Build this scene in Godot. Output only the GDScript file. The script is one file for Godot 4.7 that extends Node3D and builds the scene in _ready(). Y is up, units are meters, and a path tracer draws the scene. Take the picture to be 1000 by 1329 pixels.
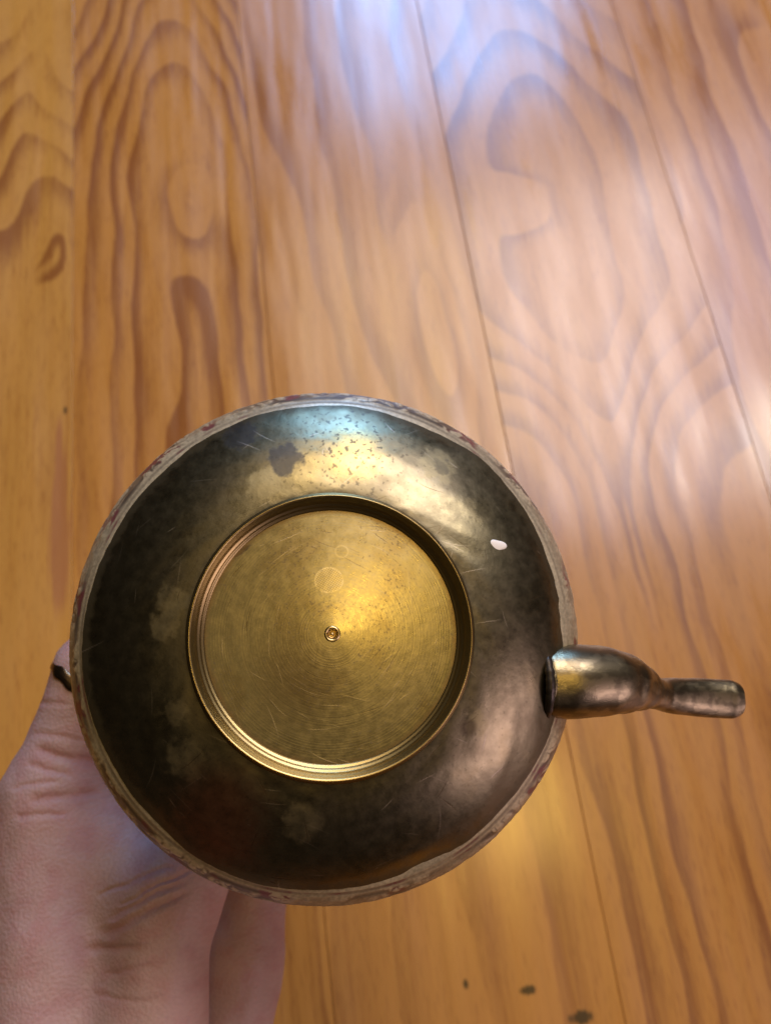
extends Node3D
# A tarnished brass spouted pot held upside down by a left hand over a varnished plank floor.

const TURN := 0.132645            # the planks run 7.6 degrees left of straight ahead

var slots := []                   # byte arrays that the texture threads fill


# ---------------------------------------------------------------- helpers
func obj(called: String, mesh: Mesh, mat: Material, parent: Node = self) -> MeshInstance3D:
	var o := MeshInstance3D.new()
	o.name = called
	o.mesh = mesh
	o.material_override = mat
	parent.add_child(o, true)
	return o


func tag(o: Node, label: String, category: String, group := "") -> void:
	o.set_meta("label", label)
	o.set_meta("category", category)
	if group:
		o.set_meta("group", group)


func lin(r: float, g: float, b: float) -> Color:
	return Color(r, g, b).linear_to_srgb()


func noise(sd: int, freq: float, octaves := 3) -> FastNoiseLite:
	var n := FastNoiseLite.new()
	n.seed = sd
	n.noise_type = FastNoiseLite.TYPE_SIMPLEX_SMOOTH
	n.frequency = freq
	n.fractal_octaves = octaves
	return n


func tex(w: int, h: int, f: Image.Format, data: PackedByteArray) -> ImageTexture:
	return ImageTexture.create_from_image(Image.create_from_data(w, h, false, f, data))


func sm(a: float, b: float, x: float) -> float:
	var t := clampf((x - a) / (b - a), 0.0, 1.0)
	return t * t * (3.0 - 2.0 * t)


func blob(x: float, y: float, cx: float, cy: float, r: float, soft := 0.4) -> float:
	var d := sqrt((x - cx) * (x - cx) + (y - cy) * (y - cy)) / r
	return 1.0 - sm(1.0 - soft, 1.0 + soft, d)


# grid of (nu + 1) x (nv + 1) points made by at(u, v); closed says that u runs round; smooth normals
func sheet(nu: int, nv: int, at: Callable, flip := false) -> ArrayMesh:
	var p := PackedVector3Array()
	var uv := PackedVector2Array()
	var nrm := PackedVector3Array()
	var idx := PackedInt32Array()
	var row := nu + 1
	for j in nv + 1:
		for i in row:
			p.append(at.call(float(i) / nu, float(j) / nv))
			uv.append(Vector2(float(i) / nu, float(j) / nv))
	nrm.resize(p.size())
	for j in nv:
		for i in nu:
			var a := j * row + i
			var q := [a, a + 1, a + row + 1, a + row] if not flip else [a, a + row, a + row + 1, a + 1]
			idx.append_array(PackedInt32Array([q[0], q[1], q[2], q[0], q[2], q[3]]))
			var n := (p[q[2]] - p[q[0]]).cross(p[q[1]] - p[q[3]])
			for k in q:
				nrm[k] += n
	for j in nv + 1:                       # weld the seam where the first and last column meet
		var a := j * row
		var b := a + nu
		if p[a].distance_to(p[b]) < 1e-6:
			var s := nrm[a] + nrm[b]
			nrm[a] = s
			nrm[b] = s
	for i in nrm.size():
		nrm[i] = nrm[i].normalized() if nrm[i].length() > 1e-14 else Vector3.UP
	for j in [0, nv]:                      # a pole shares one normal
		if p[j * row].distance_to(p[j * row + nu / 2]) < 1e-6:
			var s := Vector3.ZERO
			for i in row:
				s += nrm[j * row + i]
			for i in row:
				nrm[j * row + i] = s.normalized()
	var arr := []
	arr.resize(Mesh.ARRAY_MAX)
	arr[Mesh.ARRAY_VERTEX] = p
	arr[Mesh.ARRAY_TEX_UV] = uv
	arr[Mesh.ARRAY_NORMAL] = nrm
	arr[Mesh.ARRAY_INDEX] = idx
	var m := ArrayMesh.new()
	m.add_surface_from_arrays(Mesh.PRIMITIVE_TRIANGLES, arr)
	return m


# a profile of (radius, height) points turned round y; corners are rounded by a Curve2D walk
func lathe(profile: PackedVector2Array, nu: int, nv: int) -> ArrayMesh:
	var c := Curve2D.new()
	for q in profile:
		c.add_point(q)
	c.bake_interval = 0.0004
	var total := c.get_baked_length()
	return sheet(nu, nv, func(u: float, v: float) -> Vector3:
		var q := c.sample_baked(v * total)
		var a := fmod(u, 1.0) * TAU
		return Vector3(q.x * cos(a), q.y, q.x * sin(a)))


# ---------------------------------------------------------------- camera, room light, exposure
func _ready() -> void:
	var cam := Camera3D.new()
	cam.name = "camera"
	cam.position = Vector3(0, 0.471, 0)
	cam.rotation = Vector3(deg_to_rad(-70.4), 0, 0)
	cam.far = 60.0
	cam.near = 0.01
	var look := CameraAttributesPhysical.new()
	look.frustum_focal_length = 18.059
	look.frustum_focus_distance = 0.186
	look.frustum_near = 0.01
	look.frustum_far = 60.0
	look.exposure_aperture = 9.5
	cam.attributes = look
	add_child(cam)
	cam.fov = 67.2
	cam.current = true

	var env := Environment.new()
	env.background_mode = Environment.BG_COLOR
	env.background_color = lin(0.014, 0.011, 0.009)
	env.tonemap_mode = Environment.TONE_MAPPER_LINEAR
	env.tonemap_exposure = 1.0
	env.sdfgi_enabled = true
	env.ssao_enabled = true
	env.ssil_enabled = true
	var we := WorldEnvironment.new()
	we.name = "room_air"
	we.environment = env
	add_child(we)

	area("window_daylight", Vector3(0.12, 0.88, -2.1), Vector3(0, 0.2, -0.3), Vector2(0.66, 0.95), Color(0.54, 0.74, 1.0), 2.6)
	area("ceiling_lamp", Vector3(0.45, 2.35, -1.65), Vector3(0, 0.2, 0), Vector2(1.6, 1.3), Color(1.0, 0.90, 0.76), 3.9)
	area("small_lamp", Vector3(0.40, 2.2, 0.06), Vector3(0, 0.2, 0), Vector2(0.3, 0.3), Color(1.0, 0.82, 0.42), 0.55)
	area("corner_lamp", Vector3(1.52, 2.2, -1.26), Vector3(0, 0.2, 0), Vector2(0.2, 0.3), Color(1.0, 0.94, 0.84), 0.75)
	area("pale_ceiling", Vector3(1.15, 2.4, -1.75), Vector3(0.1, 0.2, -0.2), Vector2(1.4, 1.5), Color(0.86, 0.85, 1.0), 3.3)
	area("room_light", Vector3(0.0, 2.45, 0.1), Vector3(0, 0.1, 0), Vector2(2.1, 2.0), Color(1.0, 0.85, 0.60), 0.38)
	area("side_daylight", Vector3(1.7, 0.95, 1.0), Vector3(0, 0.2, 0), Vector2(1.0, 1.0), Color(1.0, 0.86, 0.92), 1.05)

	build_floor()
	build_pot()
	build_hand()


func area(called: String, where: Vector3, to: Vector3, size: Vector2, color: Color, energy: float) -> void:
	var l := AreaLight3D.new()
	l.name = called
	l.area_size = size
	l.light_color = color
	l.light_energy = energy
	l.shadow_enabled = true
	l.area_range = 8.0
	add_child(l)
	l.look_at_from_position(where, to, Vector3(0, 0, -1))


# ---------------------------------------------------------------- the plank floor
# board seams across the floor, in metres along the floor's own x
const SEAMS := [-0.78, -0.63, -0.48, -0.331, -0.179, -0.042, 0.1092, 0.272, 0.425, 0.575, 0.725, 0.875]
const WOOD_W := 300
const WOOD_H := 1200
const WOOD_LONG := 1.15           # metres of board that one texture covers
const WOOD_FROM := -0.32          # where it begins

# growth-ring height field of board k at a metres across and p metres along the floor
func rings(k: int, a: float, p: float, wa: FastNoiseLite, wb: FastNoiseLite) -> float:
	var wx := wb.get_noise_2d(a * 22.0 + 50.0 + k, p * 11.0)
	a += 0.0035 * wx + 0.004 * wb.get_noise_2d(a * 6.0 + 90.0, p * 5.0 + k)
	var n := wa.get_noise_2d(a * 5.0 + k * 7.3, p * 1.15)
	var n2 := wb.get_noise_2d(a * 14.0 + k * 3.1, p * 3.4)
	var g := 0.0
	match k:
		0:    # far left board: nested waves, then plain wood
			g = 0.22 + 0.5 * pow((a + 0.21) / 0.06, 2.0) + 5.0 * sm(0.37, 0.68, p) + 0.35 * n + 0.25 * n2
			g += sm(0.34, 0.42, p) * (0.6 * n + 0.45 * sin(a * 70.0 + 1.2 * sin(p * 26.0)) + 0.12 * n2)
		1:    # second board: the tall eye under nested arches
			var e := (a + 0.098) / 0.030
			g = 1.5 * e * e / (1.0 + 0.22 * e * e) + 0.15 + 0.4 * n + 0.25 * n2 + 3.6 * sm(0.46, 0.74, p)
			g += 2.3 * exp(-pow((a + 0.0955) / 0.020, 2.0) - pow((p - 0.432) / 0.055, 2.0))
			g += 0.6 * exp(-pow((a + 0.110) / 0.012, 2.0) - pow((p - 0.30) / 0.05, 2.0))
		2:    # middle board: straight with one long loop
			g = 25.0 * (0.10 - a) + 1.1 * n + 0.4 * n2
			g += 1.6 * exp(-pow((a - 0.080) / 0.016, 2.0) - pow((p - 0.31) / 0.09, 2.0))
		3:    # fourth board: the round eye in a great oval that ends in a V
			var w := (a - 0.180) / (0.046 * (0.35 + 0.65 * sm(0.19, 0.36, p)))
			g = 0.22 + 0.9 * w * w / (1.0 + 0.22 * w * w) + 2.6 * sm(0.44, 0.66, p) + 2.6 * sm(0.32, 0.14, p) + 0.3 * n + 0.18 * n2
			g += 1.0 * exp(-pow((a - 0.166) / 0.026, 4.0) - pow((p - 0.398) / 0.032, 4.0))
		4:    # right board: close straight grain
			g = 32.0 * (a - 0.25) + 1.5 * n + 0.4 * n2
		_:
			g = 34.0 * (a - 0.4) + 1.8 * n + 0.4 * n2
	return g


func paint_board(i: int) -> void:
	var k := i
	var wa := noise(11 + i, 1.0, 2)
	var wb := noise(31 + i, 1.0, 2)
	var fine := noise(71 + i, 1.0, 2)
	var left: float = SEAMS[3 + i]
	var wide: float = SEAMS[4 + i] - left
	var out := PackedByteArray()
	out.resize(WOOD_W * WOOD_H * 3)
	var at := 0
	# wood that differs a little from board to board
	var pale: Vector3 = [Vector3(0.62, 0.318, 0.062), Vector3(0.58, 0.270, 0.050), Vector3(0.56, 0.255, 0.050), Vector3(0.55, 0.25, 0.052), Vector3(0.55, 0.245, 0.052), Vector3(0.56, 0.26, 0.052)][i]
	var dark: Vector3 = [Vector3(0.32, 0.12, 0.022), Vector3(0.30, 0.105, 0.020), Vector3(0.35, 0.135, 0.027), Vector3(0.28, 0.10, 0.026), Vector3(0.32, 0.115, 0.026), Vector3(0.32, 0.12, 0.026)][i]
	var marks := [Vector4(0.0616, -0.1111, 0.0044, 0.0020), Vector4(0.0873, -0.127, 0.0062, 0.0030), Vector4(0.029, -0.104, 0.0012, 0.0026), Vector4(-0.1835, 0.268, 0.0012, 0.003)]
	var prev := PackedFloat32Array()
	prev.resize(WOOD_W)
	for y in WOOD_H:
		var last := 0.0
		var p := WOOD_FROM + WOOD_LONG * (float(y) + 0.5) / WOOD_H
		for x in WOOD_W:
			var a := left + wide * (float(x) + 0.5) / WOOD_W
			var g := rings(k, a, p, wa, wb)
			var slope := Vector2((g - last) * WOOD_W / wide, (g - prev[x]) * WOOD_H / WOOD_LONG * 2.5).length() if x > 0 and y > 0 else 40.0
			last = g
			prev[x] = g
			var f := g - floorf(g)
			var line := sm(0.20, 0.84, f) * (1.0 - sm(0.85, 0.92, f)) * sm(4.0, 26.0, slope)
			var soft := fine.get_noise_2d(a * 330.0, p * 9.0)
			var pore := sm(0.25, 0.6, fine.get_noise_2d(a * 900.0 + 5.0, p * 45.0))
			var broad := fine.get_noise_2d(a * 9.0 + 40.0, p * 3.0)
			var d := clampf(line * (0.74 + 0.7 * broad) + soft * 0.42 + broad * 0.22 + pore * 0.46, 0.0, 1.0)
			var c := pale.lerp(dark, d) * (1.0 + soft * 0.08) * 0.80
			if i == 0:                     # a brown heart streak by the seam
				var hx := (a + 0.1865 - 0.003 * soft) / (0.0085 * (1.0 - 0.5 * sm(0.15, 0.27, p)))
				var hy := (p - 0.195) / 0.075
				c = c.lerp(Vector3(0.34, 0.135, 0.045), 0.8 * (1.0 - sm(0.75, 1.05, sqrt(hx * hx + hy * hy))))
			for m in marks:
				var dx: float = (a - m.x) / m.z
				var dy: float = (p - m.y) / m.w
				var e := dx * dx + dy * dy + soft * 0.8
				if e < 1.6:
					c *= lerpf(0.12, 1.0, sm(0.5, 1.6, e))
			out[at] = int(clampf(pow(c.x, 0.4545) * 255.0, 0, 255))
			out[at + 1] = int(clampf(pow(c.y, 0.4545) * 255.0, 0, 255))
			out[at + 2] = int(clampf(pow(c.z, 0.4545) * 255.0, 0, 255))
			at += 3
	slots[i] = out


# one board: rounded long edges, slightly crowned top, in its own coordinates (x across, z = -along)
func board_mesh(wide: float, long: float) -> ArrayMesh:
	var h := wide * 0.5
	var prof := PackedVector2Array([Vector2(-h, -0.018), Vector2(-h, -0.0005), Vector2(-h + 0.0001, -0.0002), Vector2(-h + 0.0004, 0.0), Vector2(h - 0.0004, 0.0), Vector2(h - 0.0001, -0.0002), Vector2(h, -0.0005), Vector2(h, -0.018)])
	var st := SurfaceTool.new()
	st.begin(Mesh.PRIMITIVE_TRIANGLES)
	for i in prof.size() - 1:
		var a := prof[i]
		var b := prof[i + 1]
		for q in [[a, 0.0], [b, 0.0], [b, 1.0], [a, 0.0], [b, 1.0], [a, 1.0]]:
			var v: Vector2 = q[0]
			st.set_uv(Vector2((v.x + h) / wide, q[1] * long / WOOD_LONG))
			st.set_smooth_group([1, 2, 2, 3, 4, 4, 5][i])
			st.add_vertex(Vector3(v.x, v.y, -q[1] * long))
	for e in [0.0, 1.0]:                                     # the two sawn ends
		for i in range(1, prof.size() - 1):
			var tri := [prof[0], prof[i], prof[i + 1]] if e == 1.0 else [prof[0], prof[i + 1], prof[i]]
			for v in tri:
				st.set_uv(Vector2((v.x + h) / wide, e * long / WOOD_LONG))
				st.set_smooth_group(6)
				st.add_vertex(Vector3(v.x, v.y, -e * long))
	st.generate_normals()
	return st.commit()


func build_floor() -> void:
	var root := Node3D.new()
	root.name = "floor"
	root.rotation.y = TURN
	root.set_meta("kind", "structure")
	root.set_meta("label", "varnished pine plank floor with swirling grain beneath the pot")
	add_child(root)
	var base := BoxMesh.new()
	base.size = Vector3(3.2, 0.02, 4.0)
	var under := StandardMaterial3D.new()
	under.albedo_color = lin(0.05, 0.03, 0.018)
	under.roughness = 0.9
	var sub := obj("subfloor", base, under, root)
	sub.position = Vector3(0.05, -0.029, -0.3)

	slots.resize(6)
	var job := WorkerThreadPool.add_group_task(paint_board, 6)
	WorkerThreadPool.wait_for_group_task_completion(job)

	# varnish: uneven gloss and faint ripples
	var gloss := noise(5, 0.012, 4)
	var gi := gloss.get_seamless_image(512, 512)
	gi.convert(Image.FORMAT_L8)
	var gb := gi.get_data()
	for i in gb.size():
		gb[i] = int(clampf(92.0 + (gb[i] - 128) * 0.35, 30, 220))
	var gloss_tex := tex(512, 512, Image.FORMAT_L8, gb)
	var rip := noise(6, 0.006, 3).get_seamless_image(512, 512)
	var rip_tex := ImageTexture.create_from_image(rip)

	var mats := []
	for i in 6:
		var m := StandardMaterial3D.new()
		m.albedo_texture = tex(WOOD_W, WOOD_H, Image.FORMAT_RGB8, slots[i])
		m.roughness = 1.0
		m.roughness_texture = gloss_tex
		m.metallic_specular = 0.5
		m.clearcoat_enabled = true
		m.clearcoat = 0.62
		m.clearcoat_roughness = 0.17
		m.heightmap_enabled = true
		m.heightmap_texture = rip_tex
		m.heightmap_scale = 0.13
		mats.append(m)

	var rng := RandomNumberGenerator.new()
	rng.seed = 4
	var order := [5, 4, 2, 0, 1, 2, 3, 4, 5, 1, 3]
	for col in SEAMS.size() - 1:
		var wide: float = SEAMS[col + 1] - SEAMS[col] - 0.0002
		var mesh := board_mesh(wide, WOOD_LONG)
		var in_view: bool = col >= 3 and col <= 8
		var shift := 0.0 if in_view else rng.randf_range(-0.5, 0.5)
		for row in [-1, 0, 1]:
			var t: int = order[col] if row == 0 else order[(col + 3 * row + 11) % 11]
			if in_view and row == 0:
				t = col - 3
			var o := obj("plank", mesh, mats[t], root)
			o.position = Vector3((SEAMS[col] + SEAMS[col + 1]) * 0.5, 0, -(WOOD_FROM + shift + row * (WOOD_LONG + 0.0006)))
			o.position.y = rng.randf_range(-0.0001, 0.0001)
			o.rotation.z = deg_to_rad(rng.randf_range(-0.12, 0.12))
			o.rotation.x = deg_to_rad(rng.randf_range(-0.02, 0.02))


# ---------------------------------------------------------------- the pot
# The pot's own axes: y runs from the foot to the rim (down, as it is held), x to the right, z away from the holder.
const CAP_IN := 0.0325
const CAP_OUT := 0.0604
const DISC := 0.0302

var n_a: FastNoiseLite
var n_b: FastNoiseLite
var n_c: FastNoiseLite


# tarnish and painted reflections at a point of the underside: (r, g, b) of the metal, then roughness and how bare the metal is
func tarnish(x: float, z: float, cap: bool) -> Array:
	var big := n_a.get_noise_2d(x, z)
	var mid := n_b.get_noise_2d(x, z)
	var fin := n_c.get_noise_2d(x, z)
	var r := sqrt(x * x + z * z)
	var c := Vector3(0.33, 0.295, 0.18)
	var rough := 0.34
	var bare := 1.0
	if cap:
		c = Vector3(0.42, 0.365, 0.21)
		c = c.lerp(Vector3(0.25, 0.205, 0.12), sm(-0.2, 0.6, big + 0.18 * mid) * 0.5)
		c = c.lerp(Vector3(0.44, 0.36, 0.18), sm(0.0, 0.6, -big + 0.15 * mid) * 0.5)
		c *= 0.62
		rough = 0.335 + 0.06 * mid + 0.02 * fin + 0.06 * big
		# bluish grey stains
		for s in [Vector3(-0.0123, 0.0433, 0.0042), Vector3(-0.024, 0.0507, 0.0046), Vector3(0.0274, 0.0426, 0.0022)]:
			var b := blob(x + 0.0022 * mid, z + 0.0022 * n_b.get_noise_2d(x + 5.0, z), s.x, s.y, s.z, 0.22)
			c = c.lerp(Vector3(0.060, 0.057, 0.055), b * 0.8)
			rough += 0.12 * b
		# rubbed pale patches
		for s in [Vector3(-0.0169, 0.0364, 0.004), Vector3(-0.0064, -0.0425, 0.0044), Vector3(-0.0394, 0.0018, 0.0034), Vector3(-0.0375, 0.008, 0.0034), Vector3(-0.036, -0.018, 0.003), Vector3(-0.0334, -0.0284, 0.0045), Vector3(0.027, 0.043, 0.0045), Vector3(0.0345, -0.0205, 0.003)]:
			var b := blob(x + 0.0022 * mid, z + 0.0022 * n_b.get_noise_2d(x + 5.0, z), s.x, s.y, s.z, 0.3)
			c = c.lerp(Vector3(0.34, 0.29, 0.155), b * (0.5 + 0.4 * mid))
			rough += 0.10 * b
		# a reddish reflection, painted into the metal colour
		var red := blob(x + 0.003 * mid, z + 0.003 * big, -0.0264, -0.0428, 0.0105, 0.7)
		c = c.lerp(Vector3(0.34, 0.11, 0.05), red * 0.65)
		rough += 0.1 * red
		var bright := blob(x + 0.002 * mid, z + 0.002 * fin, 0.0055, 0.0450, 0.0052, 0.8)  # gold lamp highlight, painted as a brighter patch of metal
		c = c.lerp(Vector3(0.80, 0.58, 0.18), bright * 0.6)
		# black pits, thick about the top
		var near := blob(x, z, 0.0035, 0.0485, 0.014, 0.8)
		var pit := sm(0.46 - 0.20 * near, 0.58 - 0.16 * near, n_c.get_noise_2d(x * 0.55 + 9.0, z * 0.55))
		c = c.lerp(Vector3(0.04, 0.034, 0.022), pit * (0.25 + 0.45 * near))
		var spot := blob(x, z, 0.0324, -0.0219, 0.0020)
		c = c.lerp(Vector3(0.11, 0.085, 0.05), spot * 0.8)
		# grime in the corner of the foot ring and along the outer edge
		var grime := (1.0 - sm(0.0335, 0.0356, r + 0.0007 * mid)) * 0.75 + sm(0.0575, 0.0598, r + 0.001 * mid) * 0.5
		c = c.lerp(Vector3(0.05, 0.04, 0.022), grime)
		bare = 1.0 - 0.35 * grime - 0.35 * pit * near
	else:
		c = c.lerp(Vector3(0.42, 0.365, 0.205), sm(-0.3, 0.5, mid) * 0.4)
		c = c.lerp(Vector3(0.26, 0.21, 0.11), sm(0.0, 0.5, big) * 0.55)
		rough = 0.31 + 0.05 * mid + 0.04 * fin
		var dark_fan := blob(x + 0.003 * mid, z + 0.002 * fin, -0.0075, -0.0100, 0.0095, 0.8)  # dark fan of the plate's reflection, painted into its colour
		c = c.lerp(Vector3(0.17, 0.135, 0.08), dark_fan * 0.75)
		# stamped maker's circle with crossed hatching, and a faint smaller one
		var d := Vector2(x + 0.0009, z - 0.012).length()
		var hatch := 0.5 + 0.5 * sin((x + z * 0.25) * 9000.0) * sin((z - x * 0.2) * 9000.0)
		var st := (1.0 - sm(0.0030, 0.0034, d)) * (0.12 + 0.35 * hatch) + sm(0.0028, 0.0031, d) * (1.0 - sm(0.0031, 0.0034, d)) * (0.2 + 0.5 * mid)
		d = Vector2(x - 0.002, z - 0.0193).length()
		st += sm(0.0012, 0.0015, d) * (1.0 - sm(0.0015, 0.0018, d)) * 0.2
		c = c.lerp(Vector3(0.80, 0.70, 0.42), clampf(st, 0.0, 1.0))
		c = c.lerp(Vector3(0.2, 0.16, 0.08), (1.0 - sm(0.0029, 0.0033, Vector2(x + 0.0009, z - 0.012).length())) * (1.0 - hatch) * 0.6)
		rough += 0.1 * st
		# a dark gouge near the rim and scattered dirt
		var u := (x + 0.0221) * 0.80 + (z - 0.0196) * 0.60
		var w := -(x + 0.0221) * 0.60 + (z - 0.0196) * 0.80
		var gouge := 1.0 - sm(0.5, 1.2, pow(u / 0.0030, 2.0) + pow((w + 0.0003 * fin) / 0.0007, 2.0))
		var dirt := sm(0.40, 0.52, fin + 0.35 * big - 0.08) * 0.5
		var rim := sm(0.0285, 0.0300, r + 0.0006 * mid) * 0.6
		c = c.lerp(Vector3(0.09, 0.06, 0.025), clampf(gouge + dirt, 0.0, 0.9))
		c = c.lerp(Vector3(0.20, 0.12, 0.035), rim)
		bare = 1.0 - 0.5 * clampf(gouge + dirt + rim * 0.5, 0.0, 1.0)
	return [c, clampf(rough, 0.12, 0.8), bare]


func paint_metal(i: int) -> void:
	var cap := i == 0
	var w := 1500 if cap else 1000
	var h := 220 if cap else 240
	var r0 := CAP_IN if cap else 0.0
	var r1 := CAP_OUT if cap else DISC
	var col := PackedByteArray()
	var orm := PackedByteArray()
	var hgt := PackedByteArray()
	col.resize(w * h * 3)
	orm.resize(w * h * 3)
	hgt.resize(w * h)
	var at := 0
	for y in h:
		var r := lerpf(r0, r1, (y + 0.5) / h)
		var groove := 0.5 + 0.5 * n_c.get_noise_2d(r * 11.0, 77.0)
		var scr := 0.5 + 0.5 * sin(r * 9500.0 + 4.0 * n_b.get_noise_2d(r * 2.0, 5.0))
		for x in w:
			var a := TAU * (x + 0.5) / w
			var px := r * cos(a)
			var pz := r * sin(a)
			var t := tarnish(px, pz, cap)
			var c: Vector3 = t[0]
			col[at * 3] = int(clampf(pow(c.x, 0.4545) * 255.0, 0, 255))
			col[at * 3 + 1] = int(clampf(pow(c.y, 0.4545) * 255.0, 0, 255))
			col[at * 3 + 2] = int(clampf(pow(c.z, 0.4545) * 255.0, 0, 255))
			orm[at * 3] = int(clampf(t[2], 0, 1) * 255.0)
			orm[at * 3 + 1] = int(t[1] * 255.0)
			var lump := n_b.get_noise_2d(px * 1.3 + 3.0, pz * 1.3)
			var hh := 0.5 + 0.12 * lump + 0.04 * n_c.get_noise_2d(px, pz)
			if not cap:
				var part := 0.5 + 0.5 * n_a.get_noise_2d(px * 2.0, pz * 2.0)
				hh = 0.5 + 0.08 * lump + (groove - 0.5) * 0.09 + (scr - 0.5) * 0.05 * part + 0.015 * n_c.get_noise_2d(px, pz)
			hgt[at] = int(clampf(hh, 0, 1) * 255.0)
			at += 1
	# hairline scratches and rubs, drawn as short strokes
	var rng := RandomNumberGenerator.new()
	rng.seed = 900 + i
	for k in 110:
		var r := rng.randf_range(r0 + 0.001, r1 - 0.001)
		var a := rng.randf_range(0.0, TAU)
		var p := Vector2(r * cos(a), r * sin(a))
		var dir := Vector2.from_angle(a + PI / 2 + rng.randfn(0.0, 0.7 if cap else 0.25))
		var bend := rng.randf_range(-60.0, 60.0)
		var steps := rng.randi_range(12, 110)
		var bright := rng.randf() < 0.6
		var force := rng.randf_range(0.08, 0.42)
		for st in steps:
			p += dir * 0.00009
			dir = dir.rotated(bend * 0.00009)
			var rr := p.length()
			if rr <= r0 or rr >= r1:
				break
			var yy := clampi(int((rr - r0) / (r1 - r0) * h), 0, h - 1)
			var xx := int(fposmod(atan2(p.y, p.x) / TAU, 1.0) * w) % w
			var o := yy * w + xx
			var f := force * sin(PI * (st + 0.5) / steps)
			for ch in 3:
				var to := 205.0 if bright else 40.0
				col[o * 3 + ch] = int(lerpf(col[o * 3 + ch], to - ch * 14.0, f))
			hgt[o] = int(lerpf(hgt[o], 255.0 if bright else 0.0, f * 0.4))
			orm[o * 3 + 1] = int(lerpf(orm[o * 3 + 1], 150.0, f))
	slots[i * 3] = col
	slots[i * 3 + 1] = orm
	slots[i * 3 + 2] = hgt


func brass(color: Color, rough: float, metal := 1.0) -> StandardMaterial3D:
	var m := StandardMaterial3D.new()
	m.albedo_color = color
	m.metallic = metal
	m.roughness = rough
	return m


func textured_brass(i: int, w: int, h: int, relief: float) -> StandardMaterial3D:
	var m := StandardMaterial3D.new()
	m.albedo_texture = tex(w, h, Image.FORMAT_RGB8, slots[i * 3])
	var orm := tex(w, h, Image.FORMAT_RGB8, slots[i * 3 + 1])
	m.metallic = 1.0
	m.metallic_texture = orm
	m.metallic_texture_channel = BaseMaterial3D.TEXTURE_CHANNEL_RED
	m.roughness = 1.0
	m.roughness_texture = orm
	m.roughness_texture_channel = BaseMaterial3D.TEXTURE_CHANNEL_GREEN
	m.heightmap_enabled = true
	m.heightmap_texture = tex(w, h, Image.FORMAT_L8, slots[i * 3 + 2])
	m.heightmap_scale = relief
	return m


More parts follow.
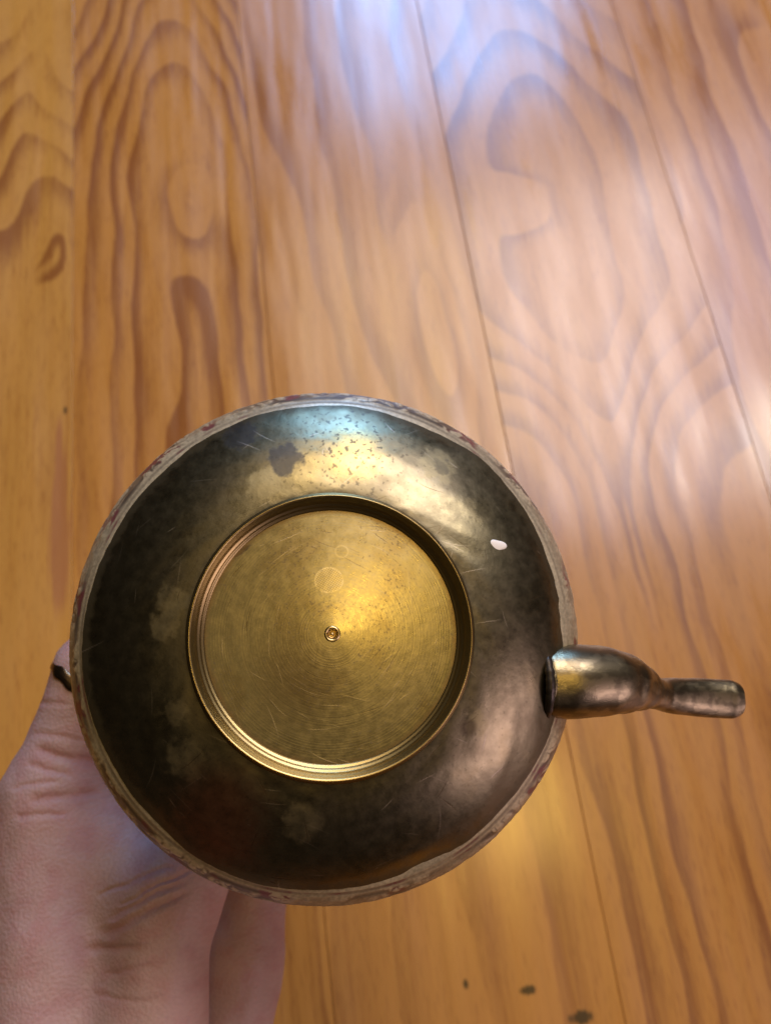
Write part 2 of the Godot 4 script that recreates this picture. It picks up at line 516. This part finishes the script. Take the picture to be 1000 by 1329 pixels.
func build_pot() -> void:
	n_a = noise(101, 55.0, 3)
	n_b = noise(102, 260.0, 4)
	n_c = noise(103, 900.0, 3)
	slots.clear()
	slots.resize(6)
	var job := WorkerThreadPool.add_group_task(paint_metal, 2)
	WorkerThreadPool.wait_for_group_task_completion(job)

	var pot := Node3D.new()
	pot.name = "brass_pot"
	var ay := Vector3(-0.08742, -0.98209, -0.16692).normalized()
	var az := Vector3(0, 0.16760, -0.98586).normalized()
	var ax := ay.cross(az).normalized()
	az = ax.cross(ay)
	pot.transform = Transform3D(Basis(ax, ay, az), Vector3(-0.01235, 0.29189, -0.03359))
	tag(pot, "tarnished brass pot held upside down, round foot facing up, spout at the right", "pot")
	add_child(pot)

	# base plate: a shallow spun cone, its peak at the centre dimple
	var disc_m := textured_brass(1, 1000, 240, 0.010)
	disc_m.anisotropy_enabled = true
	disc_m.anisotropy = -0.3
	var plate := obj("base_plate", sheet(200, 60, func(u: float, v: float) -> Vector3:
		var a := fmod(u, 1.0) * TAU
		var r := 0.0013 + (DISC - 0.0013) * v
		var y := 0.0020 + 0.0022 * pow(r / DISC, 1.25)
		return Vector3(r * cos(a), y, r * sin(a))), disc_m, pot)
	plate.set_meta("label", "golden recessed base plate with turned rings and a centre dimple")
	var dim := brass(lin(0.55, 0.43, 0.2), 0.3)
	var dimple := obj("centre_dimple", lathe(PackedVector2Array([Vector2(0.0020, 0.0022), Vector2(0.0018, 0.00185), Vector2(0.0015, 0.0017), Vector2(0.0012, 0.0019), Vector2(0.0010, 0.0029), Vector2(0.0006, 0.0031), Vector2(0.0004, 0.0026), Vector2(0.00001, 0.0024)]), 40, 30), dim, plate)
	dimple.position = Vector3(0, 0, 0)

	# foot ring: a turned bead with a steep inner wall
	var ring_m := brass(lin(0.40, 0.305, 0.13), 0.33)
	obj("foot_ring", lathe(PackedVector2Array([Vector2(0.0298, 0.0044), Vector2(0.0301, 0.0039), Vector2(0.0307, 0.0036), Vector2(0.0309, 0.0031), Vector2(0.0315, 0.0027), Vector2(0.0318, 0.0016), Vector2(0.0323, 0.0008), Vector2(0.0326, 0.0002), Vector2(0.0330, 0.0000), Vector2(0.0333, 0.0003), Vector2(0.0335, 0.0010), Vector2(0.0336, 0.0022), Vector2(0.0341, 0.0028), Vector2(0.0346, 0.0034)]), 220, 70), ring_m, pot)

	# underside of the belly
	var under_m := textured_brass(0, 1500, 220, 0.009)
	var wav := noise(61, 1.6, 2)
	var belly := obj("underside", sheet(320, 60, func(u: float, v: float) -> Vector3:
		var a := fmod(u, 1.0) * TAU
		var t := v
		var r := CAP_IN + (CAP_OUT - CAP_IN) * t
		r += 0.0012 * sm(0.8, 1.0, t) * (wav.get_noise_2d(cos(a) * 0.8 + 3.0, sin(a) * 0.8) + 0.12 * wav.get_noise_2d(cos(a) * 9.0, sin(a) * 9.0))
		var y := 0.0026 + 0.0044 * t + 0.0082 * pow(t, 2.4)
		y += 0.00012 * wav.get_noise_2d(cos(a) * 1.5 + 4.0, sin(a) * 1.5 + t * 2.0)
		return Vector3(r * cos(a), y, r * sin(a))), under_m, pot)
	belly.set_meta("label", "dark tarnished underside with blue and black stains round the foot")

	# chased band round the widest part
	build_band(pot)

	# shoulder, neck and open rim, hidden below from here
	var side_m := brass(lin(0.42, 0.33, 0.16), 0.36)
	obj("shoulder", lathe(PackedVector2Array([Vector2(0.0668, 0.0335), Vector2(0.0655, 0.0420), Vector2(0.0620, 0.0500), Vector2(0.0540, 0.0570), Vector2(0.0430, 0.0625), Vector2(0.0355, 0.0665), Vector2(0.0330, 0.0700)]), 160, 40), side_m, pot)
	obj("neck", lathe(PackedVector2Array([Vector2(0.0330, 0.0700), Vector2(0.0325, 0.0850), Vector2(0.0325, 0.1050), Vector2(0.0335, 0.1200), Vector2(0.0365, 0.1280)]), 120, 30), side_m, pot)
	obj("rim", lathe(PackedVector2Array([Vector2(0.0365, 0.1280), Vector2(0.0385, 0.1285), Vector2(0.0390, 0.1300), Vector2(0.0385, 0.1315), Vector2(0.0365, 0.1315), Vector2(0.0350, 0.1300), Vector2(0.0320, 0.1220), Vector2(0.0310, 0.1000), Vector2(0.0315, 0.0700), Vector2(0.0400, 0.0600), Vector2(0.0560, 0.0480), Vector2(0.0640, 0.0330), Vector2(0.0600, 0.0190), Vector2(0.0400, 0.0100), Vector2(0.0001, 0.0080)]), 120, 90), side_m, pot)

	# a fleck of white paint stuck on the underside
	var white := StandardMaterial3D.new()
	white.albedo_color = lin(0.82, 0.80, 0.76)
	white.roughness = 0.45
	var fleck := obj("paint_fleck", sheet(28, 10, func(u: float, v: float) -> Vector3:
		var a := fmod(u, 1.0) * TAU
		var e := 1.0 + 0.12 * sin(a * 2.0 + 1.0) + 0.10 * sin(a * 3.0)
		var x := v * e * (0.0023 if cos(a) > 0.0 else 0.0020) * cos(a)
		var z := v * e * 0.0015 * sin(a)
		return Vector3(x, -0.00035 * sqrt(maxf(0.0, 1.0 - v * v)), z)), white, pot)
	fleck.position = Vector3(0.0412, 0.00475, 0.0222)
	fleck.position.y = cap_height(0.0470) - 0.00005
	fleck.rotation = Vector3(deg_to_rad(-7.0), deg_to_rad(12.0), deg_to_rad(15.0))
	fleck.set_meta("label", "fleck of white paint stuck to the underside")

	build_spout(pot)


func cap_height(r: float) -> float:
	var t := (r - CAP_IN) / (CAP_OUT - CAP_IN)
	return 0.0026 + 0.0044 * t + 0.0082 * pow(t, 2.4)


func build_band(pot: Node3D) -> void:
	var w := 1400
	var h := 96
	var na := noise(201, 1.0, 3)
	var nb := noise(202, 1.0, 3)
	var col := PackedByteArray()
	col.resize(w * h * 3)
	var at := 0
	for y in h:
		var v := (y + 0.5) / h
		for x in w:
			var a := TAU * (x + 0.5) / w
			var q := vine(a, v, na, nb)
			var f := nb.get_noise_3d(cos(a) * 60.0, sin(a) * 60.0, v * 20.0)
			var wear := sm(-0.35, 0.35, nb.get_noise_3d(cos(a) * 2.2 + 30.0, sin(a) * 2.2, v * 1.5))
			var c := Vector3(0.50, 0.43, 0.29) * (0.8 + 0.35 * f + 0.2 * wear)
			c = c.lerp(Vector3(0.060, 0.045, 0.035), q * (0.25 + 0.67 * wear))
			var tint := sm(0.15, 0.4, na.get_noise_3d(cos(a) * 5.0, sin(a) * 5.0, v * 2.0 + 8.0))
			c = c.lerp(Vector3(0.17, 0.04, 0.05), tint * sm(0.3, 0.8, q + 0.3 * f) * 0.9)
			col[at] = int(clampf(pow(maxf(c.x, 0.0), 0.4545) * 255.0, 0, 255))
			col[at + 1] = int(clampf(pow(maxf(c.y, 0.0), 0.4545) * 255.0, 0, 255))
			col[at + 2] = int(clampf(pow(maxf(c.z, 0.0), 0.4545) * 255.0, 0, 255))
			at += 3
	var m := StandardMaterial3D.new()
	m.albedo_texture = tex(w, h, Image.FORMAT_RGB8, col)
	m.metallic = 0.3
	m.roughness = 0.36
	var prof := Curve2D.new()
	for q in [Vector2(0.0566, 0.0142), Vector2(0.0592, 0.0148), Vector2(0.0603, 0.0154), Vector2(0.0615, 0.0162), Vector2(0.0640, 0.0185), Vector2(0.0660, 0.0215), Vector2(0.0672, 0.0255), Vector2(0.0674, 0.0290), Vector2(0.0669, 0.0335)]:
		prof.add_point(q)
	prof.bake_interval = 0.0003
	var total := prof.get_baked_length()
	var band := obj("chased_band", sheet(700, 54, func(u: float, v: float) -> Vector3:
		var q := prof.sample_baked(v * total)
		var a := fmod(u, 1.0) * TAU
		var lip := (1.0 - sm(0.10, 0.2, v)) * nb.get_noise_2d(cos(a) * 9.0 + 20.0, sin(a) * 9.0)
		q.x += -0.00022 * vine(a, v, na, nb) + 0.0001 * lip
		q.y += 0.0001 * lip
		return Vector3(q.x * cos(a), q.y, q.x * sin(a))), m, pot)
	band.set_meta("label", "grey band of chased leaf ornament round the widest part")


# depth of the chased ornament: 0 on the raised ground, 1 in the cut lines
func vine(a: float, v: float, na: FastNoiseLite, nb: FastNoiseLite) -> float:
	var x := cos(a) * 6.0
	var y := sin(a) * 6.0
	var n := na.get_noise_3d(x, y, v * 2.2)
	var m := nb.get_noise_3d(x * 2.2, y * 2.2, v * 3.0 + 5.0)
	var stem := absf(v - 0.42 - 0.13 * sin(a * 14.0 + 3.0 * n))
	var cut := 1.0 - sm(0.04, 0.11, stem)
	cut = maxf(cut, 1.0 - sm(0.05, 0.16, absf(n)))
	cut = maxf(cut, (1.0 - sm(0.04, 0.13, absf(m))) * 0.75)
	var line := maxf(1.0 - sm(0.012, 0.035, absf(v - 0.235)), 1.0 - sm(0.012, 0.04, absf(v - 0.66)))
	return maxf(cut * sm(0.24, 0.34, v) * (1.0 - sm(0.60, 0.66, v)), line * 0.6)


func build_spout(pot: Node3D) -> void:
	var m := brass(lin(0.32, 0.27, 0.16), 0.34)
	var pits := noise(301, 420.0, 3)
	var im := pits.get_seamless_image(256, 256)
	m.heightmap_enabled = true
	m.heightmap_texture = ImageTexture.create_from_image(im)
	m.heightmap_scale = 0.006
	var mottle := noise(304, 0.02, 4).get_seamless_image(256, 256)
	mottle.convert(Image.FORMAT_L8)
	var mb := mottle.get_data()
	var mc := PackedByteArray()
	for v in mb:
		var t := sm(95.0, 165.0, v)
		var c := Vector3(0.19, 0.158, 0.095).lerp(Vector3(0.33, 0.28, 0.165), t)
		mc.append_array(PackedByteArray([int(pow(c.x, 0.4545) * 255.0), int(pow(c.y, 0.4545) * 255.0), int(pow(c.z, 0.4545) * 255.0)]))
	m.albedo_color = Color.WHITE
	m.albedo_texture = tex(256, 256, Image.FORMAT_RGB8, mc)
	m.uv1_scale = Vector3(2, 2, 1)
	# the spout's middle line, and its half width and half height along it
	var line := Curve3D.new()
	for q in [Vector3(0.0535, 0.0200, -0.0119), Vector3(0.0600, 0.0200, -0.0120), Vector3(0.0690, 0.0208, -0.0117), Vector3(0.0770, 0.0235, -0.0121), Vector3(0.0845, 0.0280, -0.0138), Vector3(0.0905, 0.0318, -0.0160), Vector3(0.0970, 0.0348, -0.0168), Vector3(0.1040, 0.0372, -0.0172), Vector3(0.1120, 0.0386, -0.0178), Vector3(0.1195, 0.0388, -0.0182)]:
		line.add_point(q)
	line.bake_interval = 0.0005
	var total := line.get_baked_length()
	var wide := Curve.new()
	wide.min_value = 0.0
	wide.max_value = 1.0
	for q in [Vector2(0, 0.0), Vector2(0.002, 0.55), Vector2(0.007, 0.82), Vector2(0.025, 0.93), Vector2(0.12, 0.97), Vector2(0.24, 0.93), Vector2(0.34, 0.83), Vector2(0.44, 0.66), Vector2(0.53, 0.47), Vector2(0.59, 0.44), Vector2(0.70, 0.51), Vector2(0.84, 0.55), Vector2(0.955, 0.55), Vector2(0.985, 0.50), Vector2(1.0, 0.40)]:
		wide.add_point(q)
	var tall := Curve.new()
	tall.min_value = 0.0
	tall.max_value = 1.2
	for q in [Vector2(0, 0.0), Vector2(0.002, 0.6), Vector2(0.008, 0.90), Vector2(0.03, 1.03), Vector2(0.12, 1.10), Vector2(0.26, 1.05), Vector2(0.36, 0.92), Vector2(0.46, 0.72), Vector2(0.55, 0.55), Vector2(0.62, 0.42), Vector2(0.72, 0.36), Vector2(0.86, 0.32), Vector2(0.96, 0.31), Vector2(1.0, 0.26)]:
		tall.add_point(q)
	obj("spout", sheet(56, 120, func(u: float, v: float) -> Vector3:
		var here := v * total
		var span := minf(0.006, minf(here, total - here))
		var c := Vector3.ZERO
		for t in 7:
			c += line.sample_baked(here + span * (t - 3) / 3.0) / 7.0
		var d := (line.sample_baked(minf(here + 0.006, total)) - line.sample_baked(maxf(here - 0.006, 0.0))).normalized()
		var side := d.cross(Vector3.UP).normalized()
		var up := side.cross(d)
		var a := fmod(u, 1.0) * TAU
		# a soft ridge runs along the under side of the lip
		var flat := sm(0.55, 0.8, v)
		var k := 1.0 + 0.16 * flat * pow(maxf(0.0, -sin(a)), 6.0)
		var box := lerpf(0.85, 0.6, flat)
		var ca := signf(cos(a)) * pow(absf(cos(a)), box)
		var sa := signf(sin(a)) * pow(absf(sin(a)), box)
		return c + side * (ca * wide.sample_baked(v) * 0.01) + up * (sa * k * tall.sample_baked(v) * 0.01), true), m, pot)
	# dark hollow of the mouth, and the rough solder round the root
	var mouth_m := brass(lin(0.05, 0.04, 0.025), 0.6, 0.6)
	var mouth := obj("spout_mouth", lathe(PackedVector2Array([Vector2(0.0042, 0.0), Vector2(0.0037, 0.0002), Vector2(0.0034, -0.003), Vector2(0.0001, -0.004)]), 32, 16), mouth_m, pot)
	mouth.position = Vector3(0.1195, 0.0388, -0.0182)
	mouth.rotation = Vector3(0, 0, deg_to_rad(-84.0))
	mouth.scale = Vector3(0.66, 1, 1)
	var sol := brass(lin(0.06, 0.05, 0.04), 0.38, 0.8)
	var lumps := noise(303, 900.0, 2)
	var solder := obj("solder_seam", sheet(90, 16, func(u: float, v: float) -> Vector3:
		var a := fmod(u, 1.0) * TAU
		var b := fmod(v, 1.0) * TAU
		var c := Vector3(0.0, 0.0106 * sin(a), 0.0098 * cos(a))
		var t := 0.0011 + 0.00025 * lumps.get_noise_3d(c.x, c.y, c.z)
		return c + c.normalized() * t * cos(b) + Vector3(t * 1.1 * sin(b), 0, 0)), sol, pot)
	obj("spout_collar", sheet(72, 12, func(u: float, v: float) -> Vector3:
		var a := fmod(u, 1.0) * TAU
		var b := fmod(v, 1.0) * TAU
		var c := Vector3(0.0, 0.0103 * sin(a), 0.0091 * cos(a))
		return Vector3(0.0558, 0.0203, -0.0119) + c + c.normalized() * 0.0005 * cos(b) + Vector3(0.0007 * sin(b), 0, 0)), m, pot)
	solder.position = Vector3(0.0545, 0.0203, -0.0119)


# ---------------------------------------------------------------- the hand
const HAND_AT := Vector3(-0.0875, 0.1864, 0.0540)
const CELL := 0.0023

func build_hand() -> void:
	var wrist := Vector3(-0.0013, 0.0060, 0.0588)
	var ic := Vector3(-0.0120, 0.0070, 0.0361)
	var im := Vector3(-0.0222, 0.0190, -0.0505)
	var ip := Vector3(-0.0122, 0.0252, -0.0914)
	var idd := Vector3(0.0094, 0.0200, -0.1277)
	var it := Vector3(0.0353, 0.0137, -0.1339)
	var tc := Vector3(0.0166, 0.0120, 0.0349)
	var tm := Vector3(0.0184, 0.0166, -0.0168)
	var ti := Vector3(0.0416, 0.0065, -0.0541)
	var tt := Vector3(0.0670, -0.0030, -0.0705)
	var mc := Vector3(-0.0225, -0.0168, 0.0471)
	var mm := Vector3(-0.0314, -0.0090, -0.0411)
	var mp := Vector3(-0.0149, -0.0026, -0.1000)
	var md := Vector3(0.0072, 0.0036, -0.1353)
	var mt := Vector3(0.0379, 0.0041, -0.1367)
	var rc := Vector3(-0.0238, -0.0349, 0.0532)
	var rm := Vector3(-0.0356, -0.0345, -0.0346)
	var rp := Vector3(-0.0174, -0.0227, -0.0971)
	var rd := Vector3(0.0074, -0.0165, -0.1267)
	var rt := Vector3(0.0399, -0.0139, -0.1308)
	var lc := Vector3(-0.0217, -0.0530, 0.0593)
	var lm := Vector3(-0.0350, -0.0581, -0.0276)
	var lp := Vector3(-0.0117, -0.0454, -0.0813)
	var ld := Vector3(0.0086, -0.0366, -0.1118)
	var lt := Vector3(0.0379, -0.0314, -0.1205)
	var h0 := Vector3(0.0215, -0.0427, 0.0807)
	var h1 := Vector3(0.0307, -0.0421, 0.0080)
	var h2 := Vector3(0.0387, -0.0415, -0.0207)
	# from, to, radius at each, softness of the join
	var bones := [
		[Vector3(0.010, -0.018, 0.150), Vector3(0.006, -0.014, 0.085), 0.034, 0.031, 0.012],
		[Vector3(0.006, -0.014, 0.085), wrist + Vector3(0.004, -0.014, -0.01), 0.031, 0.028, 0.012],
		[ic, im, 0.0205, 0.0152, 0.012], [mc, mm, 0.0185, 0.0140, 0.012], [rc, rm, 0.0180, 0.0130, 0.012], [lc, lm, 0.0170, 0.0120, 0.012],
		[tc, tm, 0.0185, 0.0150, 0.010], [h0, h1, 0.0215, 0.0176, 0.008], [h1, h2, 0.0172, 0.0120, 0.008],
		[Vector3(-0.0042, -0.0200, 0.0396), Vector3(-0.0119, -0.0190, -0.0126), 0.0260, 0.0180, 0.012],
		[Vector3(0.000, 0.001, -0.010), Vector3(0.002, 0.003, -0.042), 0.0130, 0.0070, 0.014],
		[im + Vector3(0.006, -0.008, 0.004), tm + Vector3(-0.004, -0.006, -0.004), 0.0095, 0.0110, 0.014],
		[im, ip, 0.0128, 0.0098, 0.005], [ip, idd, 0.0098, 0.0086, 0.003], [idd, it, 0.0086, 0.0074, 0.003],
		[tm, ti, 0.0142, 0.0108, 0.006], [ti, tt, 0.0108, 0.0088, 0.003],
		[mm, mp, 0.0122, 0.0100, 0.005], [mp, md, 0.0100, 0.0088, 0.003], [md, mt, 0.0088, 0.0076, 0.003],
		[rm, rp, 0.0115, 0.0094, 0.005], [rp, rd, 0.0094, 0.0083, 0.003], [rd, rt, 0.0083, 0.0072, 0.003],
		[lm, lp, 0.0102, 0.0082, 0.005], [lp, ld, 0.0082, 0.0072, 0.003], [ld, lt, 0.0072, 0.0062, 0.003],
	]
	var skin := skin_material()
	var root := Node3D.new()
	root.name = "hand"
	root.position = HAND_AT
	tag(root, "left hand reaching in at the lower left, gripping the pot from beneath with bent fingers", "hand")
	add_child(root)
	obj("skin", surface_net(bones), skin, root)

	# finger ring
	var dark := brass(lin(0.20, 0.14, 0.08), 0.3)
	var ring := Node3D.new()
	ring.name = "finger_ring"
	ring.position = HAND_AT + im.lerp(ip, 0.90)
	var along := (ip - im).normalized()
	var bx := along.cross(Vector3.UP).normalized()
	ring.basis = Basis(bx, along, bx.cross(along)) * Basis(Vector3(0, 0, 1), deg_to_rad(-24.0))
	tag(ring, "dark metal ring with a pale stone on the index finger, half hidden by the pot", "ring")
	add_child(ring)
	obj("band", sheet(64, 14, func(u: float, v: float) -> Vector3:
		var a := fmod(u, 1.0) * TAU
		var b := fmod(v, 1.0) * TAU
		var r := 0.0104 + 0.0008 * cos(b)
		return Vector3(r * cos(a), (0.0022 + 0.0003 * sin(a * 10.0)) * sin(b), r * sin(a))), dark, ring)
	var pale := StandardMaterial3D.new()
	pale.albedo_color = lin(0.42, 0.40, 0.33)
	pale.roughness = 0.18
	pale.clearcoat_enabled = true
	var stone := SphereMesh.new()
	stone.radius = 0.0015
	stone.height = 0.0030
	stone.radial_segments = 20
	stone.rings = 10
	for a in [0.35]:
		var s := obj("stone", stone, pale, ring)
		s.position = Vector3(0.0110 * sin(a), 0, 0.0110 * cos(a))


func surface_net(bones: Array) -> ArrayMesh:
	var lo := Vector3(1, 1, 1)
	var hi := -lo
	for b in bones:
		for e in [[b[0], b[2]], [b[1], b[3]]]:
			var m: Vector3 = Vector3.ONE * (e[1] + 0.016)
			lo = lo.min(e[0] - m)
			hi = hi.max(e[0] + m)
	var nx := int((hi.x - lo.x) / CELL) + 2
	var ny := int((hi.y - lo.y) / CELL) + 2
	var nz := int((hi.z - lo.z) / CELL) + 2
	var f := PackedFloat32Array()
	f.resize(nx * ny * nz)
	f.fill(0.03)
	for b in bones:
		var p: Vector3 = b[0]
		var q: Vector3 = b[1]
		var r0: float = b[2]
		var r1: float = b[3]
		var k: float = b[4]
		var reach := maxf(r0, r1) + k + CELL * 2.0
		var d := q - p
		var len2 := d.length_squared()
		var a := ((p.min(q) - Vector3.ONE * reach - lo) / CELL).floor()
		var z := ((p.max(q) + Vector3.ONE * reach - lo) / CELL).ceil()
		for i in range(maxi(0, int(a.x)), mini(nx, int(z.x) + 1)):
			for j in range(maxi(0, int(a.y)), mini(ny, int(z.y) + 1)):
				for l in range(maxi(0, int(a.z)), mini(nz, int(z.z) + 1)):
					var g := lo + Vector3(i, j, l) * CELL
					var t := clampf((g - p).dot(d) / len2, 0.0, 1.0)
					var v := g.distance_to(p + d * t) - lerpf(r0, r1, t)
					var at := (i * ny + j) * nz + l
					var o := f[at]
					var h := maxf(k - absf(v - o), 0.0) / k
					f[at] = minf(v, o) - h * h * k * 0.25
	var lump := noise(401, 45.0, 2)
	# one vertex in each cell that the surface crosses
	var verts := PackedVector3Array()
	var cell := PackedInt32Array()
	cell.resize(nx * ny * nz)
	cell.fill(-1)
	var step := [0, nz * ny, nz, nz * ny + nz, 1, nz * ny + 1, nz + 1, nz * ny + nz + 1]
	var corner := [Vector3(0, 0, 0), Vector3(1, 0, 0), Vector3(0, 1, 0), Vector3(1, 1, 0), Vector3(0, 0, 1), Vector3(1, 0, 1), Vector3(0, 1, 1), Vector3(1, 1, 1)]
	var edges := [[0, 1], [2, 3], [4, 5], [6, 7], [0, 2], [1, 3], [4, 6], [5, 7], [0, 4], [1, 5], [2, 6], [3, 7]]
	for i in nx - 1:
		for j in ny - 1:
			for l in nz - 1:
				var at := (i * ny + j) * nz + l
				var inside := 0
				for s in step:
					if f[at + s] < 0.0:
						inside += 1
				if inside == 0 or inside == 8:
					continue
				var sum := Vector3.ZERO
				var n := 0
				for e in edges:
					var va := f[at + step[e[0]]]
					var vb := f[at + step[e[1]]]
					if (va < 0.0) != (vb < 0.0):
						var ca: Vector3 = corner[e[0]]
						sum += ca.lerp(corner[e[1]], va / (va - vb))
						n += 1
				cell[at] = verts.size()
				verts.append(lo + (Vector3(i, j, l) + sum / n) * CELL)
	var idx := PackedInt32Array()
	var sx := ny * nz
	var sy := nz
	for i in range(1, nx - 1):
		for j in range(1, ny - 1):
			for l in range(1, nz - 1):
				var at := i * sx + j * sy + l
				var here := f[at] < 0.0
				for axis in 3:
					var nb: int = at + [sx, sy, 1][axis]
					if here == (f[nb] < 0.0):
						continue
					var u: int = [sy, 1, sx][axis]
					var w: int = [1, sx, sy][axis]
					var q := [cell[at], cell[at - u], cell[at - u - w], cell[at - w]]
					if q.min() < 0:
						continue
					if here:
						q.reverse()
					idx.append_array(PackedInt32Array([q[0], q[1], q[2], q[0], q[2], q[3]]))
	# relax the net a little, add soft lumps, then normals
	for pass_ in 2:
		var acc := PackedVector3Array()
		acc.resize(verts.size())
		var cnt := PackedInt32Array()
		cnt.resize(verts.size())
		for t in range(0, idx.size(), 3):
			for e in 3:
				var a := idx[t + e]
				var b := idx[t + (e + 1) % 3]
				acc[a] += verts[b]
				cnt[a] += 1
		for v in verts.size():
			if cnt[v] > 0:
				verts[v] = verts[v].lerp(acc[v] / cnt[v], 0.6)
	var nrm := PackedVector3Array()
	nrm.resize(verts.size())
	for round_ in 2:
		nrm.fill(Vector3.ZERO)
		for t in range(0, idx.size(), 3):
			var n := (verts[idx[t + 2]] - verts[idx[t]]).cross(verts[idx[t + 1]] - verts[idx[t]])
			for e in 3:
				nrm[idx[t + e]] += n
		for v in verts.size():
			nrm[v] = nrm[v].normalized()
			if round_ == 0:
				verts[v] += nrm[v] * 0.0009 * lump.get_noise_3dv(verts[v])
	var uv := PackedVector2Array()
	for v in verts:
		uv.append(Vector2((v.x + 0.06) / 0.15, (v.z + 0.12) / 0.15))
	var arr := []
	arr.resize(Mesh.ARRAY_MAX)
	arr[Mesh.ARRAY_VERTEX] = verts
	arr[Mesh.ARRAY_NORMAL] = nrm
	arr[Mesh.ARRAY_TEX_UV] = uv
	arr[Mesh.ARRAY_INDEX] = idx
	var m := ArrayMesh.new()
	m.add_surface_from_arrays(Mesh.PRIMITIVE_TRIANGLES, arr)
	return m


# creases across the knuckle and the web of the thumb, as (from x, z, to x, z, half width, depth), metres from the hand's origin
const CREASES := [
	[0.000, -0.0108, 0.0300, -0.0251, 0.0010, 0.9], [0.003, -0.0155, 0.0290, -0.0285, 0.0008, 0.7], [-0.002, -0.0215, 0.0250, -0.0325, 0.0007, 0.6],
	[-0.004, -0.0080, 0.0202, -0.0105, 0.0009, 0.8], [0.004, -0.0020, 0.0240, -0.0060, 0.0007, 0.45], [0.000, 0.0040, 0.0260, 0.0030, 0.0007, 0.4], [0.006, -0.0190, 0.0310, -0.0320, 0.0006, 0.6],
	[-0.0230, -0.0655, -0.0020, -0.0605, 0.0012, 1.0], [-0.0260, -0.0700, -0.0060, -0.0680, 0.0008, 0.5], [-0.0250, -0.0610, -0.0090, -0.0570, 0.0008, 0.5],
	[-0.0220, -0.0500, -0.0030, -0.0530, 0.0011, 0.9], [-0.0260, -0.0455, -0.0080, -0.0465, 0.0008, 0.5], [-0.0270, -0.0800, -0.0120, -0.0780, 0.0008, 0.4], [-0.0290, -0.0540, -0.0120, -0.0555, 0.0007, 0.5],
]

func skin_material() -> StandardMaterial3D:
	var s := 640
	var na := noise(501, 60.0, 3)
	var nb := noise(502, 700.0, 3)
	var col := PackedByteArray()
	var hgt := PackedByteArray()
	col.resize(s * s * 3)
	hgt.resize(s * s)
	var deep := PackedFloat32Array()
	deep.resize(s * s)
	for c in CREASES:
		var p := Vector2(c[0], c[1])
		var d := Vector2(c[2], c[3]) - p
		var x0 := clampi(int((minf(c[0], c[2]) - 0.006 + 0.06) / 0.15 * s), 0, s - 1)
		var x1 := clampi(int((maxf(c[0], c[2]) + 0.006 + 0.06) / 0.15 * s), 0, s - 1)
		var y0 := clampi(int((minf(c[1], c[3]) - 0.006 + 0.12) / 0.15 * s), 0, s - 1)
		var y1 := clampi(int((maxf(c[1], c[3]) + 0.006 + 0.12) / 0.15 * s), 0, s - 1)
		for y in range(y0, y1):
			for x in range(x0, x1):
				var q := Vector2((x + 0.5) / s * 0.15 - 0.06, (y + 0.5) / s * 0.15 - 0.12)
				q += Vector2(na.get_noise_2dv(q), na.get_noise_2dv(q + Vector2.ONE)) * 0.0010
				var t := clampf((q - p).dot(d) / d.length_squared(), 0.0, 1.0)
				var e: float = q.distance_to(p + d * t) / c[4]
				var k: float = c[5] * exp(-e * e * 0.6) * sm(0.0, 0.2, t) * (1.0 - sm(0.75, 1.0, t))
				deep[y * s + x] = maxf(deep[y * s + x], k)
	for i in s * s:
		var x := (i % s + 0.5) / s * 0.15 - 0.06
		var y := (i / s + 0.5) / s * 0.15 - 0.12
		var m := na.get_noise_2d(x, y)
		var n := nb.get_noise_2d(x, y)
		var pink := na.get_noise_2d(x * 1.7 + 3.0, y * 1.7)
		var c := Vector3(0.40, 0.270, 0.262).lerp(Vector3(0.37, 0.208, 0.210), 0.7 * sm(-0.3, 0.6, pink)) * (1.0 + 0.08 * m + 0.09 * n)
		c = c.lerp(Vector3(0.32, 0.15, 0.14), clampf(deep[i] * 0.55 + 0.25 * m, 0.0, 0.6))
		col[i * 3] = int(clampf(pow(c.x, 0.4545) * 255.0, 0, 255))
		col[i * 3 + 1] = int(clampf(pow(c.y, 0.4545) * 255.0, 0, 255))
		col[i * 3 + 2] = int(clampf(pow(c.z, 0.4545) * 255.0, 0, 255))
		hgt[i] = int(clampf(0.72 - 0.62 * deep[i] + 0.085 * n + 0.05 * m, 0.0, 1.0) * 255.0)
	var mat := StandardMaterial3D.new()
	mat.albedo_texture = tex(s, s, Image.FORMAT_RGB8, col)
	mat.roughness = 0.55
	mat.metallic_specular = 0.45
	mat.subsurf_scatter_enabled = true
	mat.subsurf_scatter_strength = 0.14
	mat.heightmap_enabled = true
	mat.heightmap_texture = tex(s, s, Image.FORMAT_L8, hgt)
	mat.heightmap_scale = 0.12
	return mat
